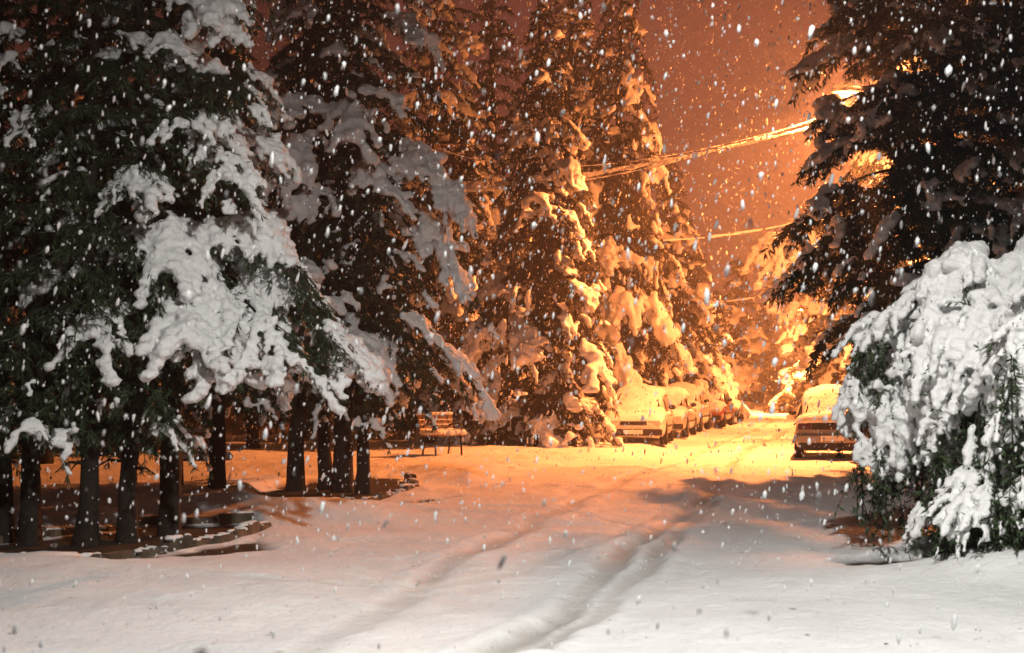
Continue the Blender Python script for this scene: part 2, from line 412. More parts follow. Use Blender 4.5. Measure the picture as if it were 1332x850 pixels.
def make_conifer(label, Ht, R, clear, nb, seed, voxel, snow=1.0, blob=.12, trunk_r=.14, tuft=.035, blade=(.10, .016), gaps=(), droop=(.45, .8),
                 prof=None, mat='needle', k=3, dens=1.0, extra=None, name='conifer_tree', stems=None, lamplit=False, hang=.35, lean=0.0):
    global rng
    rng = np.random.default_rng(seed); random.seed(seed)
    t = thing(name, label, 'tree')
    # trunk
    a = Acc(); n = 60; s = np.linspace(0, 1, n)
    wob = .09 * Ht / 10
    P = np.stack([wob * np.sin(s * 7 + seed) * s + lean * s, wob * np.cos(s * 5 + seed) * s, -.15 + s * Ht], 1)
    rad = trunk_r * (1 - s) ** .8 + .012 + trunk_r * .5 * np.exp(-s * Ht / .18)
    tube(a, P, rad, 12)
    tv = a.v[0]; sc_ = np.stack([tv[:, 0] * 9, tv[:, 1] * 9, tv[:, 2] * 1.6], 1)
    cx_ = np.repeat(P[:, :2], 12, 0); fac = 1 + .28 * vnoise(sc_[:, 0], sc_[:, 1], sc_[:, 2], seed) + .15 * vnoise(sc_[:, 0] * 2, sc_[:, 1] * 2, sc_[:, 2] * 3, seed + 1)
    tv[:, :2] = cx_ + (tv[:, :2] - cx_) * fac[:, None]
    for k_ in range(9):
        zz = random.uniform(.7, max(.9, clear + .4)); an_ = random.uniform(0, 6.28); ll = random.uniform(.15, .5)
        tube(a, [(0, 0, zz), (math.cos(an_) * ll * .6, math.sin(an_) * ll * .6, zz + .02), (math.cos(an_) * ll, math.sin(an_) * ll, zz - .08)], [.022, .014, .005], 5)
    me = a.mesh('trunk', 'bark')
    link('trunk', me, t)
    br, fo, sn = Acc(), Acc(), Acc()
    SC, SR = [], []
    FP, FD = [], []
    prof = prof or (lambda u: (1 - u) ** .75 * min(1, .65 + u * 3))
    az = random.uniform(0, 6)
    specs = []
    for i in range(nb):
        u = (i + random.random() * .8) / nb
        az += 2.4 + random.uniform(-.35, .35)
        specs.append((clear + (Ht * .985 - clear) * u ** 1.02, az, max(.18, R * prof(u)) * random.uniform(.74, 1.08), random.uniform(.05, .3) + u * .35, random.uniform(*droop)))
    for e in (extra or []): specs.append(e)
    for (z0, az_, L, rise, dr) in specs:
        npt = 14
        C = bough_curve(z0, az_, L, rise, dr, npt)
        C[:, 0] += lean * z0 / Ht
        tube(br, C, np.linspace(.012 + .014 * L, .006, npt), 5)
        tang = np.gradient(C, axis=0); tang /= np.linalg.norm(tang, axis=1)[:, None]
        segs = [(C, tang, 1.0, .15)]
        nbr = int(max(5, L * 7.5 * dens))
        for j in range(nbr):
            s0 = .14 + .84 * (j + random.random() * .7) / nbr
            f = s0 * (npt - 1); i0 = min(int(f), npt - 2); w = f - i0
            p = C[i0] * (1 - w) + C[i0 + 1] * w; tg = tang[i0]
            side = 1 if j % 2 else -1
            an = side * random.uniform(.55, 1.05)
            d = np.array([tg[0] * math.cos(an) - tg[1] * math.sin(an), tg[0] * math.sin(an) + tg[1] * math.cos(an), tg[2] * .5]); d /= np.linalg.norm(d)
            l = L * random.uniform(.26, .44) * (1 - .45 * s0) + .10
            q = np.linspace(0, 1, 7)[:, None]
            B = p + d * l * q + np.array([0, 0, -1]) * l * random.uniform(hang, hang + .4) * q ** 2
            tube(br, B, np.linspace(.009, .003, 7), 3, False)
            tb = np.gradient(B, axis=0); tb /= np.linalg.norm(tb, axis=1)[:, None]
            segs.append((B, tb, .62, .1))
        for (B, tb, wgt, start) in segs:
            ln = np.linalg.norm(np.diff(B, axis=0), axis=1).sum()
            m_ = max(3, int(ln / tuft)); q = np.sort(rng.uniform(.04, 1, m_)) * (len(B) - 1)
            i0 = np.minimum(q.astype(int), len(B) - 2); w = (q - i0)[:, None]
            p = B[i0] * (1 - w) + B[i0 + 1] * w; d = tb[i0]
            lat = rng.normal(size=(m_, 3)) * .75; lat[:, 2] = -np.abs(lat[:, 2]) * .9 - .15
            FP.append(p); FD.append(d * .7 + lat)
            # snow
            st = blob * wgt * .55; m2 = max(2, int(ln * (1 - start) / st)); q = np.linspace(start, 1.0, m2)
            qq = q * (len(B) - 1); i0 = np.minimum(qq.astype(int), len(B) - 2); w = (qq - i0)[:, None]
            p = B[i0] * (1 - w) + B[i0 + 1] * w
            msk = vnoise(p[:, 0] * 1.7, p[:, 1] * 1.7, p[:, 2] * 1.9, seed) * 1.0 + vnoise(p[:, 0] * 5, p[:, 1] * 5, p[:, 2] * 5, seed + 3) * .26
            out = np.hypot(p[:, 0] - lean * p[:, 2] / Ht, p[:, 1]) / max(.3, L)
            val = msk + .75 * out - .50 + (snow - 1) * .9
            keep = val > 0
            if keep.any():
                rr = .88 * blob * wgt * np.clip(.5 + val[keep] * .75, .35, 1.25) * rng.uniform(.75, 1.25, keep.sum()) * min(1.15, .5 + L * .45)
                pp = p[keep] + rng.normal(size=(keep.sum(), 3)) * (rr * .22)[:, None]; pp[:, 2] += rr * .45
                SC.append(pp); SR.append(rr)
    FP = np.concatenate(FP); FD = np.concatenate(FD)
    keepf = np.ones(len(FP), bool)
    for (gp, gd_, gr) in gaps:      # openings in the crown
        w_ = FP - gp; keepf &= np.linalg.norm(w_ - (w_ @ gd_)[:, None] * gd_, axis=1) > gr
    FP, FD = FP[keepf], FD[keepf]
    blades(fo, FP, FD, blade[0], blade[1], .8, k)
    link('branches', br.mesh('limbs', 'bark'), t)
    link('crown', fo.mesh('crown', 'needle_lamplit' if lamplit else mat, smooth=False), t)
    SC = np.concatenate(SC); SR = np.concatenate(SR)
    for (gp, gd_, gr) in gaps:
        w_ = SC - gp; kk = np.linalg.norm(w_ - (w_ @ gd_)[:, None] * gd_, axis=1) > gr + .08
        SC, SR = SC[kk], SR[kk]
    lumpy(sn, SC, SR, .66)
    link('snow_load', remeshed(sn, 'snow_load', 'snow', voxel, .6), t)
    return t
def put(t, px, Yd, dz=0, rz=0):
    x = (px - W0 / 2) / FPX * Yd
    t.location = (x, Yd, hz(x, Yd) + dz); t.rotation_euler.z = rz; return t
def put_copy(src, label, px, Yd, rz, sc=1.0, group=None, zs=None):
    x = (px - W0 / 2) / FPX * Yd
    c = place_copy(src, label, (x, Yd, hz(x, Yd)), rz, sc, group, zs)
    c.rotation_euler.x = math.sin(px * 1.7) * .035; c.rotation_euler.y = math.cos(px * 2.3) * .035
    return c

GT = 'snow laden conifers along the street'
# big near conifer, its heavy boughs reach towards the road
A = make_conifer('large snow laden conifer, its heaviest white bough reaching low over the path', 9.5, 2.15, 2.2, 80, 101, .023, 1.08, .122, .11,
                 tuft=.026, blade=(.12, .013), k=4, dens=1.75,
                 extra=[(3.05, -.35, 2.35, .10, .55), (2.9, -.75, 2.3, .05, .5), (3.3, -.05, 2.2, .05, .6), (2.75, -1.15, 2.0, .1, .45), (3.6, -.5, 2.0, .1, .6), (2.7, -1.7, 1.7, .1, .45),
                        (4.6, -.9, 1.7, .1, .6), (5.2, -.7, 1.5, .15, .6), (5.9, -.6, 1.2, .3, .7), (6.0, -1.0, 1.3, .3, .6), (5.5, -1.5, 1.2, .2, .5)])
put(A, 222, 15.6)
B = make_conifer('slim dark conifer with small snow clumps, second trunk of the near bed', 8.2, 1.35, 1.25, 66, 102, .026, .68, .12, .10, tuft=.024, blade=(.11, .013), k=4, dens=1.2)
put(B, 118, 14.6)
B['group'] = GT; A['group'] = GT
put_copy(B, 'thin trunked conifer between the two thickest trunks of the near bed', 168, 15.0, 2.1, .92, GT)
put_copy(B, 'near conifer with paired bare stems beside the dark thicket, third outward from the path', 42, 14.5, 4.0, 1.0, GT)
put_copy(B, 'near conifer at the outer edge of the picture, snow clump hanging beside its trunk', 8, 14.9, 5.2, .95, GT)
put_copy(B, 'slim conifer behind the near bed, standing before the second bench', 284, 20.5, 1.2, 1.05, GT)

Fm = make_conifer('tall conifer above the second tree bed, its grey snow rimmed orange on one side', 13.0, 2.45, 2.1, 100, 103, .038, .95, .16, .14,
                  tuft=.035, blade=(.12, .018), k=4, dens=1.1, extra=[(3.0, -.55, 2.3, .0, .55), (2.7, -1.0, 1.9, .0, .5), (4.4, -.2, 2.3, .1, .7), (5.5, -.3, 2.2, .1, .7)])
put(Fm, 448, 22.0); Fm['group'] = GT
put_copy(B, 'slender slightly bent conifer stem right beside the kerb of the second bed', 474, 21.6, .4, 1.0, GT)
put_copy(B, 'slim conifer in the second bed standing just behind its thick trunk', 424, 22.6, 3.1, 1.12, GT)
put_copy(B, 'thick low branched conifer where the second bed meets the path', 385, 22.2, 1.9, 1.2, GT)

G = make_conifer('tall conifer with weeping boughs to the ground, orange lit, behind the first parked car', 11.2, 2.55, .45, 120, 104, .055, .88, .20, .16,
                 tuft=.05, blade=(.16, .026), k=4, droop=(.6, 1.0), lamplit=True, hang=.5, prof=lambda u: (1 - u) ** .6 * min(1, .65 + u * 3))
put(G, 705, 34.5); G['group'] = GT
put_copy(G, 'orange lit conifer behind the bench, shorter than the weeping one beside it', 612, 37.5, 2.2, .80, GT)
put_copy(G, 'conifer behind the second and third parked cars, reaching past the top of the picture', 800, 47, 1.1, 1.15, GT, 1.5)
put_copy(G, 'conifer behind the fourth parked car, crown bright with lamp light', 872, 56, 3.9, .98, GT)
_rx = (1232 - W0 / 2) / FPX * 26.5
def opening(px, py, r):
    p = at(px, py, 26.5) - np.array([_rx, 26.5, hz(_rx, 26.5)]); d = ray(px, py); return (p, d / np.linalg.norm(d), r)
Rt = make_conifer('huge dark conifer beside the street lamps, grey snow on wide unlit boughs', 17.5, 3.35, 2.6, 170, 105, .05, .74, .19, .24,
                  tuft=.034, blade=(.2, .03), k=5, droop=(.3, .55), prof=lambda u: (1 - u) ** .55 * min(1, .7 + u * 3),
                  gaps=(opening(1103, 121, .27), opening(1135, 215, .42)))
put(Rt, 1232, 26.5); Rt['group'] = GT

Ft = make_conifer('small bright conifer beyond the last parked car', 6.6, 1.9, .3, 60, 106, .09, 1.25, .17, .12, tuft=.09, blade=(.2, .04), k=4, droop=(.5, .9), lamplit=True, hang=.5)
put(Ft, 934, 72); Ft['group'] = GT
far = [(905, 66, .3, 1.3, 'yellow lit conifer standing behind the last two cars of the row'),
       (955, 100, 1.4, 2.1, 'hazy rounded conifer at the far end of the street above its vanishing lane'),
       (905, 88, 3.4, 2.0, 'hazy conifer far back in the row, just above the roof of the last car'),
       (1056, 90, 5, 1.9, 'brilliant snow covered conifer beyond the rear facing car'),
       (1088, 72, 2.5, 1.4, 'orange snow covered conifer rising directly over the roof of the rear facing car'),
       (1003, 124, 4.5, 2.0, 'faint distant conifer closing the street'),
       (1028, 128, .5, 1.6, 'lowest faint conifer closing the street')]
for px, Yd, rz, sc, lb in far: put_copy(Ft, lb, px, Yd, rz, sc, GT, sc * .78)
Lt = make_conifer('conifer with a bough of snow lit almost white by the street lamp beside it', 7.7, 2.3, 3.0, 60, 107, .05, 1.3, .19, .14, tuft=.05, blade=(.16, .026), k=4, droop=(.4, .8), lamplit=True, hang=.5,
                  extra=[(6.5, 3.1, 2.9, .1, .35), (6.3, 3.5, 2.9, .0, .35), (6.9, 3.3, 2.5, .05, .4), (6.0, 2.8, 2.7, .05, .4), (5.6, 3.4, 2.4, .0, .5), (5.0, 3.2, 2.2, .0, .5)])
put(Lt, 1112, 42.5); Lt['group'] = GT
# dark trees of the park behind
GB = 'dark park trees behind the first rows'
bk = [(-40, 24, .6, 1.0), (60, 27, 1.2, .95), (150, 31, 2.0, 1.1), (245, 36, 3.0, 1.2), (330, 34, 4.0, 1.05), (395, 41, 5.0, 1.15), (480, 44, .9, 1.1),
      (548, 50, 1.9, 1.6), (630, 56, 3.2, 1.9), (720, 60, 4.4, 1.75), (765, 66, 2.4, 2.1), (-150, 29, 1.7, 1.2)]
for i, (px, Yd, rz, sc) in enumerate(bk):
    c = put_copy(Fm if i % 2 else B, 'dark snow dusted conifer in the unlit park behind the street trees', px, Yd, rz, sc * (1.25 if i % 2 == 0 else .95), GB)
bk2 = [(1330, 33, .7, 1.0), (1420, 28, 2.0, .9), (1240, 40, 3.3, 1.0)]
for px, Yd, rz, sc in bk2: put_copy(Rt, 'dark conifer behind the huge one on the lamp side of the street', px, Yd, rz, sc, 'dark conifers on the lamp side')

# ------------------------------------------------------------------ bushes
def make_bush(label, Ht, Rr, n, seed, voxel, blob, cut=None, name='snowy_bush', low=.25, leafL=.09, snow=1.0):
    global rng
    rng = np.random.default_rng(seed); random.seed(seed)
    t = thing(name, label, 'bush'); br, fo, sn = Acc(), Acc(), Acc(); SC, SR, FP, FD = [], [], [], []
    for i in range(n):
        az = i * 2.4 + random.uniform(-.3, .3); fr = random.uniform(.25, 1) ** .6
        sofs = random.uniform(-.38, .38); hh = Ht * (1 - .27 * fr ** 2) * random.uniform(.86, 1.02); rr = Rr * fr * random.uniform(.85, 1.05)
        s = np.linspace(0, 1, 26)
        end = low + (hh - low) * (1 - fr) * .9 + random.uniform(0, .25)
        r = rr * np.sin(np.minimum(s / .72, 1) * PI / 2) ** 1.25
        top = .52
        z = np.where(s < top, hh * np.sin(s / top * PI / 2) ** .85, hh - (hh - end) * ((s - top) / (1 - top)) ** 1.7)
        az2 = az + .35 * random.uniform(-1, 1) * s
        C = np.stack([np.cos(az2) * r, np.sin(az2) * r, z], 1)
        tube(br, C, np.linspace(.022, .005, 26), 5)
        tg = np.gradient(C, axis=0); tg /= np.linalg.norm(tg, axis=1)[:, None]
        subs = [(C[6:], tg[6:], 1.0)]
        for j in range(12):
            k = random.randint(9, 24); d = tg[k] + np.array([random.uniform(-1, 1), random.uniform(-1, 1), random.uniform(-.5, .3)]); d /= np.linalg.norm(d)
            l = random.uniform(.2, .5); q = np.linspace(0, 1, 6)[:, None]
            Bq = C[k] + d * l * q + np.array([0, 0, -1]) * l * .7 * q ** 2
            tube(br, Bq, np.linspace(.006, .002, 6), 3, False)
            tb = np.gradient(Bq, axis=0); tb /= np.linalg.norm(tb, axis=1)[:, None]; subs.append((Bq, tb, .7))
        for (Bq, tb, wg) in subs:
            ln = np.linalg.norm(np.diff(Bq, axis=0), axis=1).sum(); m_ = max(4, int(ln / .03)); q = rng.uniform(0, 1, m_) * (len(Bq) - 1)
            i0 = np.minimum(q.astype(int), len(Bq) - 2); w = (q - i0)[:, None]; p = Bq[i0] * (1 - w) + Bq[i0 + 1] * w
            lat = rng.normal(size=(m_, 3)) * .8; lat[:, 2] -= .35
            FP.append(p); FD.append(tb[i0] * .5 + lat)
            st = blob * wg * .5; m2 = max(2, int(ln / st)); q = np.linspace(0, 1, m2) * (len(Bq) - 1)
            i0 = np.minimum(q.astype(int), len(Bq) - 2); w = (q - i0)[:, None]; p = Bq[i0] * (1 - w) + Bq[i0 + 1] * w
            rad = np.hypot(p[:, 0], p[:, 1]) / Rr
            msk = vnoise(p[:, 0] * 2, p[:, 1] * 2, p[:, 2] * 2.2, seed) * .8 + vnoise(p[:, 0] * 6, p[:, 1] * 6, p[:, 2] * 6, seed + 2) * .45
            topness = p[:, 2] / Ht
            val = sofs + msk * 1.25 + topness * 1.2 - .64 + .25 * rad + (snow - 1)
            kp = val > 0
            if kp.any():
                r_ = blob * wg * np.clip(.5 + val[kp] * .55, .4, 1.15) * rng.uniform(.75, 1.25, kp.sum())
                pp = p[kp] + rng.normal(size=(kp.sum(), 3)) * (r_ * .2)[:, None]; pp[:, 2] += r_ * .5
                SC.append(pp); SR.append(r_)
    blades(fo, np.concatenate(FP), np.concatenate(FD), leafL, leafL * .22, .7, 2)
    link('stem', br.mesh('stem', 'bark'), t)
    link('foliage', fo.mesh('foliage', 'leaf', smooth=False), t)
    lumpy(sn, np.concatenate(SC), np.concatenate(SR), .85)
    link('snow_load', remeshed(sn, 'snow_load', 'snow', voxel, .6), t)
    return t
def putxy(t, x, y): t.location = (x, y, hz(x, y)); return t
bz = make_bush('big rounded bush bowed under thick snow, green leaves showing at its street side', 3.08, 1.45, 150, 201, .019, .082)
putxy(bz, 4.72, 13.4)
b2 = make_bush('closest bush, a column of lumpy snow cut by the edge of the picture', 2.6, 1.0, 100, 202, .019, .08)
putxy(b2, 5.05, 11.6)
b3 = make_bush('low leafy shrub with few snow lumps at the foot of the big rounded bush', .55, .5, 46, 203, .02, .05, low=.05, leafL=.08, snow=.9, name='leafy_shrub')
putxy(b3, 4.15, 12.0)
# hedge row behind the bench and shrubs in the park
hb = make_bush('dark shrub without lamp light, standing behind the bench', 2.1, 1.5, 60, 204, .06, .13, low=.1, leafL=.16, snow=.62, name='park_shrub')
put(hb, 520, 41)
for px, Yd, sc, lb in ((590, 42.5, 1.0, 'dark shrub behind the single bench, directly over its backrest'), (655, 41, 1.0, 'dark shrub between the single bench and the weeping conifer'),
                   (455, 40, 1.05, 'dark shrub seen between the stems of the second bed'), (60, 30, 1.1, 'dark shrub behind the outermost near trunks'),
                   (160, 33, 1.2, 'dark shrub behind the middle near trunks'), (-60, 28, 1.2, 'dark shrub at the outer edge of the park')):
    put_copy(hb, lb, px, Yd, px * .1, sc, 'park shrubs')
hb['group'] = 'park shrubs'

# ------------------------------------------------------------------ low park wall catching lamp light
wl = thing('garden_wall', 'low plastered wall with snow on top behind the second bench', 'wall')
c0 = at(250, 600, 44); c1 = at(420, 600, 44)
link('wall_body', boxmesh('wall_body', 'render_wall', [(((c0[0] + c1[0]) / 2, 44, .35), (c1[0] - c0[0], .25, 1.3), 0)], .01), wl)
sn = Acc(); q = np.linspace(c0[0], c1[0], 60); spheres(sn, np.stack([q, 44 + 0 * q, 1.02 + 0 * q], 1), np.full(60, .17), .6)
link('snow_cap', remeshed(sn, 'snow_cap', 'snow', .05), wl)

# ------------------------------------------------------------------ benches
def make_bench(label):
    t = thing('park_bench', label, 'bench')
    Wb = .84
    slats_b = [boxmesh('backrest', 'wood', [((0, .22 + .028 * i, .50 + .093 * i), (Wb, .024, .078), 0) for i in range(4)], .006)]
    link('backrest', slats_b[0], t)
    link('seat', boxmesh('seat', 'wood', [((0, -.25 + .105 * i, .42 + (.01 if i in (0, 4) else 0)), (Wb, .09, .028), 0) for i in range(5)], .006), t)
    for sx in (-1, 1):
        a = Acc(); x = sx * (Wb / 2 - .10)
        tube(a, [(x, -.27, 0), (x, -.26, .2), (x, -.23, .40)], .022, 8)
        tube(a, [(x, .28, 0), (x, .22, .2), (x, .19, .42), (x, .25, .60), (x, .33, .85)], .02, 8)
        tube(a, [(x, -.25, .395), (x, .2, .395)], .02, 8)
        link('leg_frame', a.mesh('leg_frame', 'iron'), t)
        a = Acc(); tube(a, [(x, -.25, .40), (x, -.27, .58), (x, -.2, .65), (x, .05, .645), (x, .25, .62)], .018, 8)
        link('armrest', a.mesh('armrest', 'iron'), t)
    sn = Acc(); C, R = [], []
    rr = random.Random(4)
    for i in range(4):
        for k in range(46):
            x = -Wb / 2 + Wb * (k + .5) / 46
            if i < 3 and rr.random() < .15: continue
            C.append((x, .215 + .028 * i, .50 + .093 * i + .045 + (.03 if i == 3 else -.005))); R.append(rr.uniform(.035, .055) if i == 3 else rr.uniform(.018, .034))
    for k in range(520):
        C.append((rr.uniform(-.41, .41), rr.uniform(-.27, .15), .475 + rr.uniform(-.005, .02))); R.append(rr.uniform(.05, .08))
    spheres(sn, C, R, .8); link('snow_cushion', remeshed(sn, 'snow_cushion', 'snow', .016, .5), t)
    return t
be = make_bench('wooden slatted bench with snow on its slats, alone on the orange lit snow')
x, y = g(575, 597, .10); be.location = (x, y, hz(x, y) - .03); be.rotation_euler.z = .6; be['group'] = 'park benches'; be.scale = (1, 1, 1.06)
xb, yb = g(258, 630, .15)
place_copy(be, 'shaded bench half hidden behind the near trunks', (xb, yb, hz(xb, yb) - .03), .5, 1.0, 'park benches')

# ------------------------------------------------------------------ cars
def loft(stations, name, mat, closed=True, sub=2):
    """stations: list of (x, [(y,z)...] right half from bottom centre to top centre)"""
    bm = bmesh.new(); rings = []
    for x, half in stations:
        pts = [(x, y, z) for (y, z) in half] + [(x, -y, z) for (y, z) in reversed(half) if y > 1e-6]
        rings.append([bm.verts.new(p) for p in pts])
    n = len(rings[0])
    for r0, r1 in zip(rings, rings[1:]):
        for i in range(n):
            bm.faces.new((r0[i], r0[(i + 1) % n], r1[(i + 1) % n], r1[i]))
    bm.faces.new(rings[0][::-1]); bm.faces.new(rings[-1])
    bmesh.ops.recalc_face_normals(bm, faces=bm.faces[:])
    me = bpy.data.meshes.new(name); bm.to_mesh(me); bm.free()
    me.materials.append(M[mat])
    for p in me.polygons: p.use_smooth = True
    return me
def apply_mods(me, mods):
    o = link('tmpm', me); extra = []
    for kind, kw in mods:
        m_ = o.modifiers.new(kind, kind)
        for a_, b_ in kw.items(): setattr(m_, a_, b_)
    dg = bpy.context.evaluated_depsgraph_get()
    out = bpy.data.meshes.new_from_object(o.evaluated_get(dg), depsgraph=dg); nm = me.name
    bpy.data.objects.remove(o); out.name = nm
    return out
def lathe_x(profile, name, mat, seg=28):     # profile (r, y): around the y axis
    a = Acc(); an = np.linspace(0, 2 * PI, seg, endpoint=False); pr = np.array(profile)
    V = np.stack([pr[:, 0][:, None] * np.cos(an), np.repeat(pr[:, 1][:, None], seg, 1), pr[:, 0][:, None] * np.sin(an)], -1)
    n = len(pr); i = np.arange(n - 1)[:, None] * seg; j = np.arange(seg)[None]; k = (j + 1) % seg
    a.add(V.reshape(-1, 3), np.stack([i + j, i + k, i + seg + k, i + seg + j], -1).reshape(-1, 4))
    return a.mesh(name, mat)

def make_car(label, paint, hatch=False, name='parked_car'):
    t = thing(name, label, 'car')
    L, Wd = 4.15, .84
    bz0 = .20
    def half(w, deck, zb=bz0):
        return [(0, zb), (w * .86, zb), (w * .985, zb + .10), (w, .52), (w * .985, .66), (w * .90, min(deck, .80) + (deck - .80) * .8 if deck > .8 else deck - .03), (w * .62, deck), (0, deck + .015)]
    if hatch:
        st = [(2.07, half(.66, .62, .30)), (2.0, half(.76, .70, .24)), (1.75, half(.82, .80)), (1.2, half(Wd, .88)), (.75, half(Wd, .93)), (0, half(Wd, .93)), (-1.0, half(Wd, .94)), (-1.7, half(.83, .95)), (-1.98, half(.80, .93, .24)), (-2.07, half(.74, .86, .30))]
    else:
        st = [(2.07, half(.66, .60, .30)), (2.0, half(.76, .68, .24)), (1.75, half(.82, .78)), (1.1, half(Wd, .86)), (.75, half(Wd, .90)), (0, half(Wd, .91)), (-1.0, half(Wd, .92)), (-1.6, half(.83, .93)), (-1.98, half(.79, .90, .24)), (-2.07, half(.73, .84, .30))]
    body = loft(st, 'body', paint)
    body = apply_mods(body, [('SUBSURF', dict(levels=2, render_levels=2))])
    # wheel arches
    cut = Acc()
    for wx in (1.28, -1.25):
        for sy in (-1, 1):
            an = np.linspace(0, 2 * PI, 24, endpoint=False)
            v0 = np.stack([wx + .355 * np.cos(an), np.full(24, sy * .60), .30 + .355 * np.sin(an)], 1); v1 = v0.copy(); v1[:, 1] = sy * 1.1
            n0 = cut.n; cut.add(np.concatenate([v0, v1]), [[i, (i + 1) % 24, 24 + (i + 1) % 24, 24 + i] for i in range(24)])
            cut.f.append(np.array([list(range(24))]) + n0); cut.f.append(np.array([list(range(47, 23, -1))]) + n0)
    cm = cut.mesh('cut', 'black_plastic', False)
    bm = bmesh.new(); bm.from_mesh(cm); bmesh.ops.recalc_face_normals(bm, faces=bm.faces[:]); bm.to_mesh(cm); bm.free()
    co = link('cutter', cm)
    body = apply_mods(body, [('BOOLEAN', dict(operation='DIFFERENCE', object=co, solver='EXACT'))])
    bpy.data.objects.remove(co)
    link('body', body, t)
    # cabin
    if hatch: cab = [(.95, .74, .70, .90, .92), (.28, .76, .60, .90, 1.38), (-.4, .77, .60, .90, 1.43), (-1.45, .75, .58, .90, 1.40), (-1.86, .72, .60, .90, .96)]
    else: cab = [(.90, .74, .70, .88, .90), (.22, .76, .59, .88, 1.34), (-.4, .77, .59, .88, 1.38), (-.95, .76, .57, .88, 1.34), (-1.55, .73, .64, .88, .93)]
    cs = [(x, [(0, zb), (w0, zb), (w0 * .5 + w1 * .5 + .02, (zb + zt) / 2), (w1, zt - .03), (w1 * .82, zt), (0, zt + .015)]) for x, w0, w1, zb, zt in cab]
    cabin = loft(cs, 'cabin', paint)
    cabin = apply_mods(cabin, [('BEVEL', dict(width=.025, segments=3, limit_method='ANGLE', angle_limit=.5))])
    link('cabin', cabin, t)
    def panel(nm, pts, mat, off=.008):
        p = np.array(pts, float); nrm = np.cross(p[1] - p[0], p[-1] - p[0]); nrm /= np.linalg.norm(nrm)
        c = p.mean(0)
        if nrm @ (c - np.array([0, 0, 1.0])) < 0: nrm = -nrm
        n = len(p); a = Acc(); a.add(np.concatenate([p + nrm * off, p - nrm * .01]), [[i, (i + 1) % n, n + (i + 1) % n, n + i] for i in range(n)])
        a.f.append(np.array([list(range(n))])); a.f.append(np.array([list(range(2 * n - 1, n - 1, -1))]))
        me = a.mesh(nm, mat, False)
        bm = bmesh.new(); bm.from_mesh(me); bmesh.ops.recalc_face_normals(bm, faces=bm.faces[:]); bm.to_mesh(me); bm.free()
        return link(nm, me, t)
    f0, f1 = cab[0], cab[1]; r0, r1 = cab[-1], cab[-2]
    panel('windshield', [(f0[0] - .06, -.62, f0[4] + .05), (f0[0] - .06, .62, f0[4] + .05), (f1[0] + .06, .51, f1[4] - .035), (f1[0] + .06, -.51, f1[4] - .035)], 'glass', .03)
    panel('rear_window', [(r0[0] + .06, .58, r0[4] + .07), (r0[0] + .06, -.58, r0[4] + .07), (r1[0] - .06, -.5, r1[4] - .04), (r1[0] - .06, .5, r1[4] - .04)], 'glass', .03)
    for sy in (-1, 1):
        yy = lambda z: sy * (.755 - (z - .93) * .36 + .022)
        for (xa, xb_, xc, xd) in (((.70, -.33, -.33, .26), (-.40, -1.25, -1.05, -.40)) if not hatch else ((.72, -.38, -.38, .30), (-.45, -1.55, -1.38, -.45))):
            zt = 1.30 if hatch else 1.26
            panel('side_window', [(xa, yy(.96), .96), (xb_, yy(.96), .96), (xc, yy(zt), zt), (xd, yy(zt), zt)], 'glass', .012)
        # door lines and handle
        for hx in (-.18, -1.0): link('door_handle', boxmesh('door_handle', 'black_plastic', [((hx, sy * .845, .76), (.16, .03, .03), 0)], .006), t)
        me = boxmesh('sill_trim', 'black_plastic', [((0, sy * .845, .50), (1.75, .022, .05), 0)], .006); link('sill_trim', me, t)
        a = Acc(); spheres(a, [(.62, sy * .93, 1.0)], [.10], .7, ICO2); link('mirror', a.mesh('mirror', 'black_plastic'), t)
        a = Acc(); box(a, (2.00, sy * .56, .62), (.12, .30, .13)); link('headlight', boxmesh('headlight', 'headlamp', [((1.995, sy * .54, .60), (.12, .32, .13), 0)], .02), t)
        tz = .74 if hatch else .74
        link('taillight', boxmesh('taillight', 'tail_red', [((-2.02, sy * .60, tz), (.13, .28, .14), 0)], .015), t)
        for wx in (1.28, -1.25):
            w = thing('wheel', '', ''); del w['label']; del w['category']
            w.parent = t; w.location = (wx, sy * .74, .30)
            ty = lathe_x([(.19, -.095), (.27, -.10), (.295, -.085), (.302, -.05), (.302, .05), (.295, .085), (.27, .10), (.19, .095)], 'tyre', 'rubber')
            link('tyre', ty, w)
            rm = lathe_x([(.001, sy * .06), (.05, sy * .065), (.07, sy * .045), (.16, sy * .05), (.185, sy * .085), (.198, sy * .09), (.198, -sy * .05), (.001, -sy * .05)], 'rim', 'rim')
            link('rim', rm, w)
    link('front_bumper', boxmesh('front_bumper', 'black_plastic', [((2.03, 0, .36), (.22, 1.50, .17), 0)], .04), t)
    link('grille', boxmesh('grille', 'black_plastic', [((2.03, 0, .60), (.09, .70, .10), 0)], .01), t)
    link('rear_bumper', boxmesh('rear_bumper', paint, [((-2.05, 0, .47), (.24, 1.60, .17), 0)], .04), t)
    link('rear_skirt', boxmesh('rear_skirt', 'black_plastic', [((-1.99, 0, .31), (.22, 1.46, .20), 0)], .02), t)
    if hatch: link('rear_panel', boxmesh('rear_panel', 'black_plastic', [((-2.045, 0, .74), (.09, .90, .135), 0)], .01), t)
    link('number_plate', boxmesh('number_plate', 'plate', [((-2.175, 0, .49), (.012, .50, .11), 0)], .002), t)
    link('number_plate', boxmesh('number_plate', 'plate', [((2.145, 0, .37), (.012, .50, .11), 0)], .002), t)
    # snow blankets
    xs = [s_[0] for s_ in st][::-1]; zs = [s_[1][-1][1] for s_ in st][::-1]
    cx = [c[0] for c in cab][::-1]; cz = [c[4] + .01 for c in cab][::-1]
    sd = 77 + len(label)
